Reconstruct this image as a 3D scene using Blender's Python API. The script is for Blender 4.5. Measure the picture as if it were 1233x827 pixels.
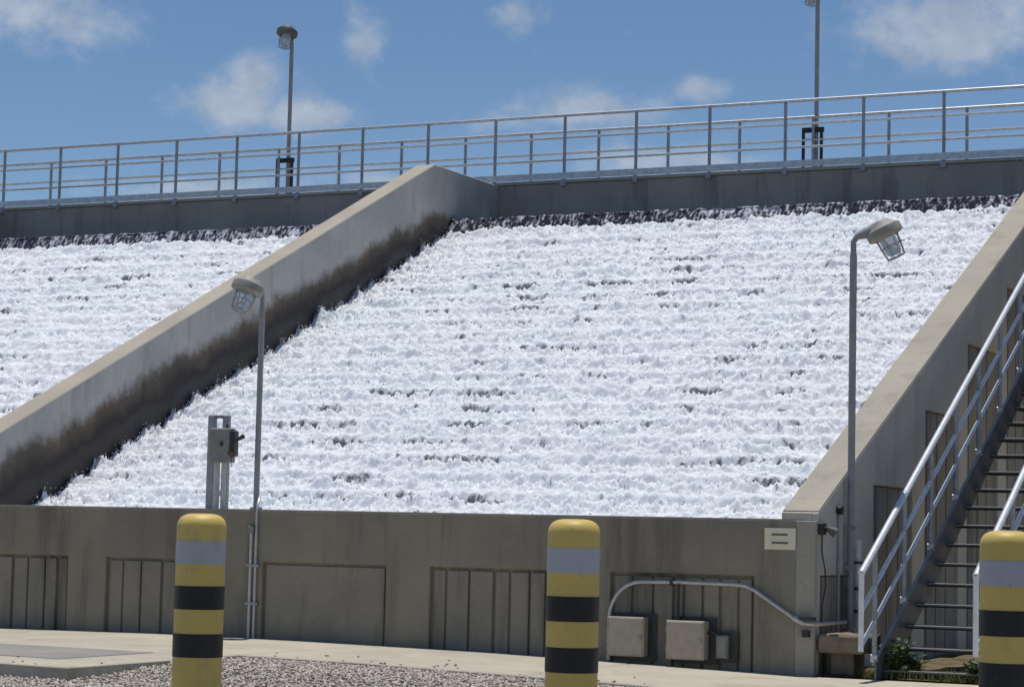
import bpy, bmesh, math, random
import numpy as np
from mathutils import Vector, Matrix

# ------------------------------------------------------------------ clear
for o in list(bpy.data.objects): bpy.data.objects.remove(o, do_unlink=True)
scene = bpy.context.scene
col = scene.collection
random.seed(7)
RNG = np.random.default_rng(11)

# ------------------------------------------------------------------ camera
EYE = 1.1614
cam_d = bpy.data.cameras.new('camera')
cam_d.sensor_fit = 'HORIZONTAL'; cam_d.sensor_width = 36.0
cam_d.lens = 2745.76 / 1233.0 * 36.0
cam_d.clip_start = 0.1; cam_d.clip_end = 6000
cam = bpy.data.objects.new('camera', cam_d); col.objects.link(cam)
CR = Vector((0.90383978, 0.42730254, 0.02204968))
CU = Vector((0.01537325, -0.08393166, 0.99635292))
CF = Vector((-0.4275948, 0.90020443, 0.0824298))
m = Matrix((CR, CU, -CF)).transposed().to_4x4()
m.translation = Vector((0, 0, EYE))
cam.matrix_world = m
scene.camera = cam

# ------------------------------------------------------------------ sun, sky, exposure
SUN_DIR = Vector((-0.06, 0.13, 0.99)).normalized()          # towards the sun
sun_d = bpy.data.lights.new('sun', 'SUN')
sun_d.energy = 3.6; sun_d.angle = math.radians(0.53); sun_d.color = (1.0, 0.95, 0.87)
sun = bpy.data.objects.new('sun', sun_d); col.objects.link(sun)
sun.rotation_euler = SUN_DIR.to_track_quat('Z', 'Y').to_euler()
sun.location = (0, 10, 40)
scene.view_settings.view_transform = 'Standard'
scene.view_settings.look = 'None'
scene.view_settings.exposure = 0.0
scene.view_settings.gamma = 1.0
scene.view_settings.use_curve_mapping = False

world = bpy.data.worlds.new('World'); scene.world = world
world.use_nodes = True
WT = world.node_tree; WT.nodes.clear()
def wn(t, **k):
    n = WT.nodes.new(t)
    for a, v in k.items(): setattr(n, a, v)
    return n
def wl(a, b): WT.links.new(a, b)
def wmath(op, a, b=None, c=None):
    n = wn('ShaderNodeMath', operation=op)
    for i, v in enumerate((a, b, c)):
        if v is None: continue
        if isinstance(v, (int, float)): n.inputs[i].default_value = v
        else: wl(v, n.inputs[i])
    return n.outputs[0]
sky = wn('ShaderNodeTexSky', sky_type='NISHITA')
sky.sun_disc = False
sky.sun_elevation = math.asin(SUN_DIR.z)
sky.sun_rotation = math.atan2(SUN_DIR.x, SUN_DIR.y)
sky.altitude = 1500; sky.air_density = 1.0; sky.dust_density = 0.2; sky.ozone_density = 3.0
SKY_STRENGTH = 0.10
hs = wn('ShaderNodeHueSaturation'); hs.inputs['Saturation'].default_value = 1.09; hs.inputs['Value'].default_value = 0.865
wl(sky.outputs[0], hs.inputs['Color'])
tc = wn('ShaderNodeTexCoord'); sepd = wn('ShaderNodeSeparateXYZ'); wl(tc.outputs['Generated'], sepd.inputs[0])
dx, dy, dz = sepd.outputs[0], sepd.outputs[1], sepd.outputs[2]
az = wmath('MULTIPLY', wmath('ARCTAN2', dx, dy), 57.2958)
el = wmath('MULTIPLY', wmath('ARCSINE', dz), 57.2958)
def wnoise(scale, detail, rough, ox=0.0, stretch=1.0):
    cv = wn('ShaderNodeCombineXYZ')
    wl(wmath('ADD', az, ox), cv.inputs[0]); wl(wmath('MULTIPLY', el, stretch), cv.inputs[1])
    n = wn('ShaderNodeTexNoise'); n.inputs['Scale'].default_value = scale
    n.inputs['Detail'].default_value = detail; n.inputs['Roughness'].default_value = rough
    wl(cv.outputs[0], n.inputs['Vector'])
    return n.outputs[0]
# cumulus, by compass bearing and height above the horizon (degrees): az, el, half width, half height, weight
CLOUDS = [(-32.5, 10.45, 1.2, .62, 1.25), (-30.9, 10.3, 1.4, .5, 1.05), (-32.0, 11.15, .75, .6, 1.1),
          (-29.4, 12.25, .6, .85, .72), (-25.5, 12.95, .85, .55, .66), (-14.6, 12.6, 2.4, 1.0, 1.05),
          (-12.8, 13.0, 2.0, .9, .8), (-37.3, 12.4, 2.3, .9, .82), (-38.8, 12.8, 1.8, 1.0, .95),
          (-20.75, 11.1, .6, .42, .88), (-23.6, 10.6, 2.0, .55, .86), (-25.6, 10.2, 1.6, .45, .5),
          (-21.5, 9.3, 2.8, .5, .80), (-32.5, 8.1, 2.8, .55, 1.0), (-28.3, 8.6, 2.2, .5, .80), (-36, 7.6, 2.0, .4, .4),
          (-6, 11, 3, .8, .7), (-48, 10, 3, .9, .7), (4, 14, 3.5, 1.1, .8), (-60, 13, 4, 1.2, .8), (20, 11, 4, 1, .8)]
acc = None
for a0, e0, sa, se, w in CLOUDS:
    u = wmath('DIVIDE', wmath('SUBTRACT', az, a0), sa); v = wmath('DIVIDE', wmath('SUBTRACT', el, e0), se)
    g = wmath('MULTIPLY', wmath('EXPONENT', wmath('MULTIPLY', wmath('ADD', wmath('MULTIPLY', u, u), wmath('MULTIPLY', v, v)), -0.9)), w)
    acc = g if acc is None else wmath('MAXIMUM', acc, g)
# scattered cumulus over the rest of the dome
gen = wn('ShaderNodeTexNoise'); gen.inputs['Scale'].default_value = 3.0; gen.inputs['Detail'].default_value = 5
gmap = wn('ShaderNodeMapping'); gmap.inputs['Location'].default_value = (7.3, 2.1, 4.4)
wl(tc.outputs['Generated'], gmap.inputs[0]); wl(gmap.outputs[0], gen.inputs['Vector'])
gm = wn('ShaderNodeMapRange'); gm.inputs['From Min'].default_value = .64; gm.inputs['From Max'].default_value = .78
wl(gen.outputs[0], gm.inputs['Value'])
acc = wmath('MAXIMUM', acc, wmath('MULTIPLY', gm.outputs[0], 0.8))
n1 = wnoise(1.1, 6, .57, 3.0, 1.25)
dens = wmath('ADD', acc, wmath('MULTIPLY', wmath('SUBTRACT', n1, 0.5), 1.25))
dm = wn('ShaderNodeMapRange', interpolation_type='SMOOTHSTEP')
dm.inputs['From Min'].default_value = .15; dm.inputs['From Max'].default_value = 1.0; dm.inputs['To Max'].default_value = .80
wl(dens, dm.inputs['Value'])
n2 = wnoise(.8, 4, .55, 31.0, 1.3)
cr = wn('ShaderNodeValToRGB')
cr.color_ramp.elements[0].position = .35; cr.color_ramp.elements[0].color = (3.6, 4.2, 5.2, 1)
cr.color_ramp.elements[1].position = .65; cr.color_ramp.elements[1].color = (4.9, 5.45, 6.3, 1)
wl(n2, cr.inputs[0])
mx = wn('ShaderNodeMixRGB'); wl(dm.outputs[0], mx.inputs[0]); wl(hs.outputs[0], mx.inputs[1]); wl(cr.outputs[0], mx.inputs[2])
bg = wn('ShaderNodeBackground'); bg.inputs['Strength'].default_value = SKY_STRENGTH
wl(mx.outputs[0], bg.inputs['Color'])
wo = wn('ShaderNodeOutputWorld'); wl(bg.outputs[0], wo.inputs['Surface'])

# ------------------------------------------------------------------ materials
MATS = {}
class Mat:
    def __init__(s, name):
        s.m = bpy.data.materials.new(name); s.m.use_nodes = True
        s.t = s.m.node_tree; s.b = s.t.nodes['Principled BSDF']; MATS[name] = s.m
        s.g = None
    def n(s, t, **k):
        n = s.t.nodes.new(t)
        for a, v in k.items(): setattr(n, a, v)
        return n
    def l(s, a, b): s.t.links.new(a, b)
    def pos(s, sx=1, sy=1, sz=1):
        if s.g is None: s.g = s.n('ShaderNodeNewGeometry')
        mp = s.n('ShaderNodeMapping'); mp.inputs['Scale'].default_value = (sx, sy, sz)
        s.l(s.g.outputs['Position'], mp.inputs[0]); return mp.outputs[0]
    def noise(s, scale, detail=5, rough=.6, st=(1, 1, 1)):
        n = s.n('ShaderNodeTexNoise'); n.inputs['Scale'].default_value = scale
        n.inputs['Detail'].default_value = detail; n.inputs['Roughness'].default_value = rough
        s.l(s.pos(*st), n.inputs['Vector']); return n.outputs[0]
    def rng(s, v, a, b, c=0., d=1., smooth=True):
        r = s.n('ShaderNodeMapRange'); 
        if smooth: r.interpolation_type = 'SMOOTHSTEP'
        for k, x in zip(('From Min', 'From Max', 'To Min', 'To Max'), (a, b, c, d)): r.inputs[k].default_value = x
        s.l(v, r.inputs['Value']); return r.outputs[0]
    def mix(s, f, a, b, mode='MIX'):
        n = s.n('ShaderNodeMixRGB', blend_type=mode)
        for i, v in enumerate((f, a, b)):
            if isinstance(v, (int, float)): n.inputs[i].default_value = v
            elif isinstance(v, tuple): n.inputs[i].default_value = (*v, 1)
            else: s.l(v, n.inputs[i])
        return n.outputs[0]
    def math(s, op, a, b=None):
        n = s.n('ShaderNodeMath', operation=op)
        for i, v in enumerate((a, b)):
            if v is None: continue
            if isinstance(v, (int, float)): n.inputs[i].default_value = v
            else: s.l(v, n.inputs[i])
        return n.outputs[0]
    def bump(s, h, strength=.3, dist=.01):
        b = s.n('ShaderNodeBump'); b.inputs['Strength'].default_value = strength; b.inputs['Distance'].default_value = dist
        s.l(h, b.inputs['Height']); s.l(b.outputs[0], s.b.inputs['Normal'])
    def set(s, color=None, rough=.8, metal=0., spec=.5):
        if color is not None:
            if isinstance(color, tuple): s.b.inputs['Base Color'].default_value = (*color, 1)
            else: s.l(color, s.b.inputs['Base Color'])
        if isinstance(rough, (int, float)): s.b.inputs['Roughness'].default_value = rough
        else: s.l(rough, s.b.inputs['Roughness'])
        s.b.inputs['Metallic'].default_value = metal
        s.b.inputs['Specular IOR Level'].default_value = spec
        return s.m

def concrete(name, c1, c2, stain=(.10, .09, .075), amount=.55, streak=True, rough=.88, grime=0):
    M = Mat(name)
    big = M.rng(M.noise(.9, 6, .6), .35, .68)
    base = M.mix(big, c1, c2)
    if streak:
        st = M.noise(3.2, 5, .62, (1, 1, .10))
        f = M.math('MULTIPLY', M.rng(st, .50, .72), amount)
        base = M.mix(f, base, stain)
    if grime:
        base = M.mix(M.math('MULTIPLY', M.rng(M.noise(1.7, 7, .7), .50, .70), grime), base, stain)
        base = M.mix(M.math('MULTIPLY', M.rng(M.noise(9, 5, .7), .60, .74), grime * .8), base, stain)
    sp = M.rng(M.noise(38, 3, .6), .30, .72, .93, 1.05)
    mul = M.n('ShaderNodeMixRGB', blend_type='MULTIPLY'); mul.inputs[0].default_value = 1
    M.l(base, mul.inputs[1]); M.l(sp, mul.inputs[2])
    M.bump(M.noise(30, 6, .7), .35, .008)
    return M.set(mul.outputs[0], rough, 0, .3)
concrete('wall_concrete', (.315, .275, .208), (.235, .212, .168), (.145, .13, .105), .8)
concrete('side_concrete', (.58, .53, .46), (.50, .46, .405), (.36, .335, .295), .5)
concrete('side_board_concrete', (.34, .31, .265), (.25, .23, .20), (.15, .135, .115), .8)
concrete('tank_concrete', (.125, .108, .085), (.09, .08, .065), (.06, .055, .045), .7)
concrete('board_concrete', (.315, .28, .22), (.23, .21, .172), (.11, .10, .08), .9)
concrete('cap_concrete', (.42, .385, .315), (.37, .34, .285), (.27, .235, .17), .5)
concrete('head_concrete', (.40, .365, .335), (.32, .295, .275), (.20, .185, .175), .8)
concrete('pavement_concrete', (.50, .455, .36), (.43, .39, .315), (.30, .255, .19), .35, False, .88, .55)
concrete('patch_concrete', (.30, .29, .265), (.25, .24, .22), (.36, .33, .28), .3, False, .88, .8)

def divider_concrete():
    M = Mat('divider_concrete')
    geo = M.n('ShaderNodeNewGeometry'); sp = M.n('ShaderNodeSeparateXYZ'); M.l(geo.outputs['Position'], sp.inputs[0])
    nz = M.n('ShaderNodeSeparateXYZ'); M.l(geo.outputs['Normal'], nz.inputs[0])
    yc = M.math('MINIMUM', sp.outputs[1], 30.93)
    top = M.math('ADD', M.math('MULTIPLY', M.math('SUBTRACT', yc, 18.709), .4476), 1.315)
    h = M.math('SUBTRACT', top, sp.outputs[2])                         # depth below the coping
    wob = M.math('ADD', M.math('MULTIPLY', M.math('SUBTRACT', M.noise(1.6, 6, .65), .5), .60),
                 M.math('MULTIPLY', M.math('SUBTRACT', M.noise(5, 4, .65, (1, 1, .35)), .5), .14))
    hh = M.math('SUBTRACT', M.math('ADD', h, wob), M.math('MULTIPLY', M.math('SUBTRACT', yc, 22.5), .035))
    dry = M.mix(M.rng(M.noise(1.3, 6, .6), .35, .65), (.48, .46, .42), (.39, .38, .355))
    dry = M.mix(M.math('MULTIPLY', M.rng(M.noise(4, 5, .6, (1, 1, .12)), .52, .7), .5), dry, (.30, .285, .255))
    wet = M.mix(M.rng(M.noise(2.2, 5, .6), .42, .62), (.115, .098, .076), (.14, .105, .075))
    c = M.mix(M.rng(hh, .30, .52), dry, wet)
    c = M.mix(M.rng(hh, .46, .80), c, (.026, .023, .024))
    cap = M.mix(M.rng(M.noise(1.1, 6, .6), .35, .65), (.43, .39, .315), (.37, .335, .275))
    c = M.mix(M.rng(nz.outputs[2], .5, .6), c, cap)
    M.bump(M.noise(30, 6, .7), .35, .008)
    return M.set(c, M.rng(hh, .6, .9, .88, .45), 0, .35)
divider_concrete()

def simple(name, c, rough=.5, metal=0., var=.15, scale=8, spec=.5, bump=0):
    M = Mat(name)
    f = M.rng(M.noise(scale, 5, .6), .3, .7)
    M_c = M.mix(f, tuple(x * (1 - var) for x in c), tuple(min(1, x * (1 + var)) for x in c))
    if bump: M.bump(M.noise(scale * 6, 4, .6), bump, .003)
    return M.set(M_c, rough, metal, spec)
simple('galvanised', (.52, .54, .57), .42, .75, .14, 14)
simple('galvanised_dull', (.33, .35, .38), .55, .55, .15, 10)
simple('stair_rail_metal', (.74, .75, .77), .36, .35, .08, 14)
simple('pole_grey', (.30, .30, .31), .55, .25, .12, 9)
simple('lamp_hood', (.30, .295, .265), .65, .1, .12, 20)
simple('lamp_hood_dark', (.10, .105, .10), .55, .2, .12, 20)
simple('black_metal', (.018, .018, .02), .5, .2, .2)
simple('box_grey', (.25, .245, .22), .55, .1, .10, 12)
simple('box_tan', (.42, .36, .28), .6, .05, .10, 12)
simple('dark_plastic', (.03, .03, .032), .45, 0, .2)
simple('red_plastic', (.16, .07, .06), .5, 0, .2)
simple('conduit_grey', (.52, .51, .49), .45, .35, .12, 18)
simple('pvc_white', (.72, .72, .71), .5, 0, .1, 12)
simple('sign_cream', (.78, .72, .52), .6, 0, .05, 10)
simple('sign_ink', (.06, .06, .055), .7, 0, .2)
simple('tread_steel', (.055, .05, .045), .6, .5, .2, 14)
simple('nosing_steel', (.26, .26, .26), .6, .3, .1, 14)
simple('stringer_steel', (.17, .175, .19), .5, .6, .15, 10)
simple('plinth_brown', (.22, .175, .13), .9, 0, .25, 6)
simple('weir_concrete', (.035, .034, .038), .35, 0, .3, 5)

def bollard_mat(name, c, rough, scuff):
    M = Mat(name)
    f = M.rng(M.noise(7, 6, .65, (1, 1, .5)), .52, .72)
    base = M.mix(M.rng(M.noise(2.5, 4, .5), .3, .7), tuple(x * .9 for x in c), tuple(x * 1.06 for x in c))
    cc = M.mix(M.math('MULTIPLY', f, .45), base, scuff)
    cc = M.mix(M.math('MULTIPLY', M.rng(M.noise(26, 6, .75, (1, 1, .6)), .60, .68), .55), cc, scuff)
    M.bump(M.noise(60, 4, .6), .15, .002)
    return M.set(cc, rough, 0, .4)
bollard_mat('bollard_yellow', (.66, .48, .13), .5, (.36, .28, .13))
bollard_mat('bollard_black', (.010, .010, .013), .45, (.055, .053, .05))
bollard_mat('bollard_reflective', (.42, .43, .47), .35, (.27, .27, .27))

M = Mat('glass_globe'); M.set((.75, .80, .84), .12); M.b.inputs['Transmission Weight'].default_value = .55; M.b.inputs['IOR'].default_value = 1.3

def gravel_mat():
    M = Mat('gravel')
    v = M.n('ShaderNodeTexVoronoi'); v.inputs['Scale'].default_value = 34; M.l(M.pos(), v.inputs['Vector'])
    rp = M.n('ShaderNodeValToRGB'); e = rp.color_ramp.elements
    e[0].position = 0; e[0].color = (.21, .185, .16, 1); e[1].position = 1; e[1].color = (.52, .47, .41, 1)
    x = e.new(.5); x.color = (.29, .25, .205, 1)
    s2 = M.n('ShaderNodeSeparateXYZ'); M.l(v.outputs['Color'], s2.inputs[0]); M.l(s2.outputs[0], rp.inputs[0])
    M.bump(M.math('SUBTRACT', 1.0, v.outputs['Distance']), .9, .03)
    M.set(rp.outputs[0], .9, 0, .2)
gravel_mat()
def stone_mat():
    M = Mat('gravel_stone')
    a = M.n('ShaderNodeAttribute', attribute_name='tone')
    rp = M.n('ShaderNodeValToRGB'); e = rp.color_ramp.elements
    e[0].position = 0; e[0].color = (.24, .21, .185, 1); e[1].position = 1; e[1].color = (.64, .59, .52, 1)
    x = e.new(.5); x.color = (.43, .385, .335, 1)
    M.l(a.outputs['Fac'], rp.inputs[0]); M.set(rp.outputs[0], .9, 0, .2)
stone_mat()
def soil_mat():
    M = Mat('soil'); M.set(M.mix(M.rng(M.noise(6, 6, .6), .35, .65), (.10, .08, .05), (.19, .155, .10)), .95, 0, .1)
    M.bump(M.noise(20, 6, .7), .6, .03)
soil_mat()
def leaf_mat(name, a, b):
    M = Mat(name); M.set(M.mix(M.rng(M.noise(14, 3, .6), .3, .7), a, b), .6, 0, .3)
    return M
leaf_mat('weed_leaf', (.035, .075, .018), (.075, .12, .035))
leaf_mat('dry_grass', (.16, .15, .05), (.10, .14, .04))

def foam_mat(name='foam_water'):
    M = Mat(name)
    a = M.n('ShaderNodeAttribute', attribute_name='foam')
    tint = M.rng(M.noise(.55, 3, .5), .42, .66)
    white = M.mix(tint, (.83, .845, .89), (.80, .85, .885))
    fine = M.rng(M.noise(42, 5, .7), .30, .62)
    white = M.mix(M.math('MULTIPLY', M.math('SUBTRACT', 1.0, fine), .30), white, (.48, .51, .58))
    blot = M.rng(M.noise(7, 5, .7, (.7, 1, 1)), .44, .66)
    white = M.mix(M.math('MULTIPLY', blot, .45), white, (.58, .61, .69))
    f = M.math('ADD', a.outputs['Fac'], M.math('MULTIPLY', M.math('SUBTRACT', M.noise(60, 4, .75), .5), 1.5))
    c = M.mix(M.rng(f, .02, .80), (.09, .095, .12), white)
    M.bump(M.noise(40, 6, .8), .55, .03)
    M.set(c, M.rng(f, .1, .6, .45, .85), 0, .2)
    M.b.inputs['Subsurface Weight'].default_value = 1.0; M.b.inputs['Subsurface Radius'].default_value = (1, 1, 1); M.b.inputs['Subsurface Scale'].default_value = .018
foam_mat()
def sheet_mat():
    M = Mat('weir_sheet')
    a = M.n('ShaderNodeAttribute', attribute_name='foam')
    f = M.math('ADD', a.outputs['Fac'], M.math('MULTIPLY', M.math('SUBTRACT', M.noise(50, 4, .7, (1, 1, .35)), .5), .5))
    c = M.mix(M.rng(f, -.05, .95), (.045, .038, .052), (.70, .71, .78))
    M.bump(M.noise(30, 4, .7, (1, 1, .3)), .35, .02)
    M.set(c, M.rng(f, .1, .5, .10, .6), 0, .5)
sheet_mat()
M = Mat('spray'); M.set((.66, .68, .74), .6, 0, .3)
M = Mat('pool_water'); M.set((.03, .04, .045), .08, 0, .5); M.bump(M.noise(6, 4, .6), .5, .03)

# ------------------------------------------------------------------ mesh helpers
ORIGIN = {}
class MB:
    def __init__(s): s.v = []; s.f = []
    def add(s, vs, fs):
        o = len(s.v); s.v += [tuple(x) for x in vs]; s.f += [tuple(i + o for i in f) for f in fs]; return s
    def box(s, x0, x1, y0, y1, z0, z1):
        return s.add([(x0, y0, z0), (x1, y0, z0), (x1, y1, z0), (x0, y1, z0), (x0, y0, z1), (x1, y0, z1), (x1, y1, z1), (x0, y1, z1)],
                     [(0, 3, 2, 1), (4, 5, 6, 7), (0, 1, 5, 4), (1, 2, 6, 5), (2, 3, 7, 6), (3, 0, 4, 7)])
    def obox(s, c, ax, ay, az):                                          # oriented box by half axes
        c, ax, ay, az = map(Vector, (c, ax, ay, az)); vs = []
        for k in (-1, 1):
            for i, j in ((-1, -1), (1, -1), (1, 1), (-1, 1)): vs.append(c + ax * i + ay * j + az * k)
        return s.add(vs, [(0, 3, 2, 1), (4, 5, 6, 7), (0, 1, 5, 4), (1, 2, 6, 5), (2, 3, 7, 6), (3, 0, 4, 7)])
    def tube(s, pts, r, n=8, caps=True):
        pts = [Vector(p) for p in pts]; R = r if isinstance(r, (list, tuple)) else [r] * len(pts)
        rings = []; ref = None
        for i, p in enumerate(pts):
            t = (pts[min(i + 1, len(pts) - 1)] - pts[max(i - 1, 0)]).normalized()
            if ref is None: ref = Vector((0, 0, 1)) if abs(t.z) < .9 else Vector((1, 0, 0))
            a = (ref - t * ref.dot(t)).normalized(); b = t.cross(a); ref = a
            rings.append([p + (a * math.cos(2 * math.pi * k / n) + b * math.sin(2 * math.pi * k / n)) * R[i] for k in range(n)])
        vs = [v for rg in rings for v in rg]; fs = []
        for i in range(len(pts) - 1):
            for k in range(n): fs.append((i * n + k, i * n + (k + 1) % n, (i + 1) * n + (k + 1) % n, (i + 1) * n + k))
        if caps: fs.append(tuple(range(n))[::-1]); fs.append(tuple((len(pts) - 1) * n + k for k in range(n)))
        return s.add(vs, fs)
    def lathe(s, base, axis, prof, n=20):
        base = Vector(base); axis = Vector(axis).normalized()
        ref = Vector((0, 0, 1)) if abs(axis.z) < .9 else Vector((1, 0, 0))
        a = (ref - axis * ref.dot(axis)).normalized(); b = axis.cross(a); vs = []; fs = []
        for (r, h) in prof:
            for k in range(n):
                q = 2 * math.pi * k / n; vs.append(base + axis * h + (a * math.cos(q) + b * math.sin(q)) * r)
        for i in range(len(prof) - 1):
            for k in range(n): fs.append((i * n + k, i * n + (k + 1) % n, (i + 1) * n + (k + 1) % n, (i + 1) * n + k))
        if prof[0][0] > 1e-5: fs.append(tuple(range(n))[::-1])
        if prof[-1][0] > 1e-5: fs.append(tuple((len(prof) - 1) * n + k for k in range(n)))
        return s.add(vs, fs)
    def prism(s, poly, axis, lo, hi):
        # poly in the plane across axis ('x': (y,z), 'y': (x,z), 'z': (x,y))
        f = {'x': lambda p, t: (t, p[0], p[1]), 'y': lambda p, t: (p[0], t, p[1]), 'z': lambda p, t: (p[0], p[1], t)}[axis]
        n = len(poly); vs = [f(p, lo) for p in poly] + [f(p, hi) for p in poly]
        return s.add(vs, [tuple(range(n)), tuple(range(2 * n - 1, n - 1, -1))] + [(i, (i + 1) % n, n + (i + 1) % n, n + i) for i in range(n)])
    def mesh(s, name, mat, off=(0, 0, 0), smooth=None, bevel=0):
        me = bpy.data.meshes.new(name)
        ox, oy, oz = off
        me.from_pydata([(x - ox, y - oy, z - oz) for x, y, z in s.v], [], s.f)
        bm = bmesh.new(); bm.from_mesh(me)
        bmesh.ops.recalc_face_normals(bm, faces=bm.faces)
        if bevel: bmesh.ops.bevel(bm, geom=[e for e in bm.edges if e.calc_face_angle(0) > .6], offset=bevel, segments=1, affect='EDGES')
        bm.to_mesh(me); bm.free()
        if smooth is not None:
            me.polygons.foreach_set('use_smooth', [True] * len(me.polygons))
            me.set_sharp_from_angle(angle=math.radians(smooth))
        me.materials.append(MATS[mat]); me.update()
        return me
def link(name, me, parent=None, loc=None):
    o = bpy.data.objects.new(name, me); col.objects.link(o)
    po = Vector((0, 0, 0)) if parent is None else ORIGIN[parent.name]
    w = Vector(loc) if loc is not None else po.copy()
    if parent is not None: o.parent = parent
    o.location = w - po; ORIGIN[o.name] = w
    return o
def part(name, mb, mat, parent, smooth=None, bevel=0):
    """mesh given in world coordinates, joined to its thing"""
    return link(name, mb.mesh(name, mat, ORIGIN[parent.name], smooth, bevel), parent)
def single(name, mb, mat, origin, smooth=None, bevel=0):
    return link(name, mb.mesh(name, mat, origin, smooth, bevel), None, origin)
def thing(name, label, cat, loc, group=None):
    o = bpy.data.objects.new(name, None); o.empty_display_size = .2; col.objects.link(o)
    o.location = loc; ORIGIN[o.name] = Vector(loc); return tag(o, label, cat, group)
def tag(o, label=None, cat=None, group=None, kind=None):
    if label: o['label'] = label
    if cat: o['category'] = cat
    if group: o['group'] = group
    if kind: o['kind'] = kind
    return o
def arc(c, a, b, r, t0, t1, n=6):
    c, a, b = Vector(c), Vector(a), Vector(b)
    return [c + (a * math.cos(t0 + (t1 - t0) * i / n) + b * math.sin(t0 + (t1 - t0) * i / n)) * r for i in range(n + 1)]

# gradient noise for the numpy surfaces
_perm = RNG.permutation(4096); _ang = RNG.uniform(0, 2 * np.pi, 4096); _gx, _gy = np.cos(_ang), np.sin(_ang)
def gnoise(x, y, seed=0):
    x = np.asarray(x, float) + seed * 17.31; y = np.asarray(y, float) + seed * 9.77
    xi = np.floor(x).astype(int); yi = np.floor(y).astype(int); xf = x - xi; yf = y - yi
    u = xf * xf * xf * (xf * (xf * 6 - 15) + 10); v = yf * yf * yf * (yf * (yf * 6 - 15) + 10)
    def g(i, j):
        h = _perm[(_perm[(xi + i) & 4095] + yi + j) & 4095]
        return _gx[h] * (xf - i) + _gy[h] * (yf - j)
    a = g(0, 0) * (1 - u) + g(1, 0) * u; b = g(0, 1) * (1 - u) + g(1, 1) * u
    return (a * (1 - v) + b * v) * 1.5
def sstep(a, b, x):
    t = np.clip((x - a) / (b - a), 0, 1); return t * t * (3 - 2 * t)

# ------------------------------------------------------------------ dimensions
YW, ZT = 18.709, 1.315            # front wall plane and its top
SL = .4476                        # slope of the coping
YP, YF, ZD = 30.93, 33.22, 6.80   # coping peak, fascia plane, deck level
ZPK = ZT + SL * (YP - YW)
XD0, XD1 = -16.40, -16.077        # divider
XR0, XR1 = -6.3406, -6.0136       # side wall by the stair
XL0, XL1 = -26.55, -26.22         # next divider to the left
XEND = -31.0
YWEIR, ZWEIR = 31.52, 6.0

# ------------------------------------------------------------------ ground, pavement
def pave_z(X):
    return np.interp(X, [-15, -12.5, -11, -9, -7, -6], [.085, .112, .105, .08, .03, .0])
def ground_z(X, Y):
    near = sstep(10.5, 13.5, Y) * (1 - sstep(20, 22, Y))
    return near * (pave_z(X) - .03 - .075 * (1 - sstep(13.8, 15.5, Y))) + (1 - near) * (-.03)
gx = np.concatenate([[-3000, -800, -200, -60, -32], np.arange(-24, 2.01, .5), [6, 12, 40, 200, 800, 3000]])
gy = np.concatenate([[-3000, -800, -200, -40, -8, 0, 5, 8], np.arange(10, 24.01, .4), [28, 40, 100, 400, 1200, 3000]])
GX, GY = np.meshgrid(gx, gy); GZ = ground_z(GX, GY)
def grid_mesh(name, X, Y, Z, mat, smooth=True, attr=None, attr_name='foam'):
    ny, nx = X.shape
    me = bpy.data.meshes.new(name)
    co = np.stack([X, Y, Z], -1).reshape(-1, 3).astype(np.float32)
    idx = np.arange(ny * nx).reshape(ny, nx)
    q = np.stack([idx[:-1, :-1], idx[:-1, 1:], idx[1:, 1:], idx[1:, :-1]], -1).reshape(-1, 4)
    me.vertices.add(len(co)); me.vertices.foreach_set('co', co.ravel())
    me.loops.add(q.size); me.loops.foreach_set('vertex_index', q.ravel().astype(np.int32))
    me.polygons.add(len(q)); me.polygons.foreach_set('loop_start', np.arange(0, q.size, 4, dtype=np.int32))
    me.polygons.foreach_set('loop_total', np.full(len(q), 4, np.int32))
    me.update(calc_edges=True); me.validate()
    me.polygons.foreach_set('use_smooth', [smooth] * len(q))
    if attr is not None:
        at = me.attributes.new(attr_name, 'FLOAT', 'POINT'); at.data.foreach_set('value', attr.ravel().astype(np.float32))
    me.materials.append(MATS[mat]); me.update()
    return me
g = link('ground', grid_mesh('ground', GX, GY, GZ, 'gravel')); tag(g, 'brown and grey gravel ground around the concrete pavement', 'ground', kind='structure')

def pave_slab(name, x0, x1, y0, y1, mat, lift=0.0, thick=.16, nx=14):
    b = MB(); xs = [x0 + (x1 - x0) * i / nx for i in range(nx + 1)]
    for i, x in enumerate(xs):
        z = float(pave_z(x)) + lift
        b.v += [(x, y0, z), (x, y1, z), (x, y0, z - thick), (x, y1, z - thick)]
    for i in range(nx):
        a = i * 4; c = a + 4
        b.f += [(a, c, c + 1, a + 1), (a + 2, a + 3, c + 3, c + 2), (a, a + 2, c + 2, c), (a + 1, c + 1, c + 3, a + 3)]
    b.f += [(0, 1, 3, 2), (nx * 4, nx * 4 + 2, nx * 4 + 3, nx * 4 + 1)]
    return b
pav = thing('pavement', 'pale concrete pavement along the foot of the wall', 'pavement', (-12, 16.4, 0)); pav['kind'] = 'structure'
edges = [-31, -27, -23, -19.5, -16.2, -13.2]
for a, b_ in zip(edges[:-1], edges[1:]):
    part('slab', pave_slab('slab', a, b_ - .012, 16.34, 18.70, 'pavement_concrete'), 'pavement_concrete', pav, bevel=.008)
e2 = [-13.2, -10.21, -7.6, -4.9, -2.2, 1.5, 5]
for a, b_ in zip(e2[:-1], e2[1:]):
    part('slab', pave_slab('slab', a, b_ - .012, 16.34 - max(0, (a + 7.6) * .0), 18.70, 'pavement_concrete'), 'pavement_concrete', pav, bevel=.008)
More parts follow.
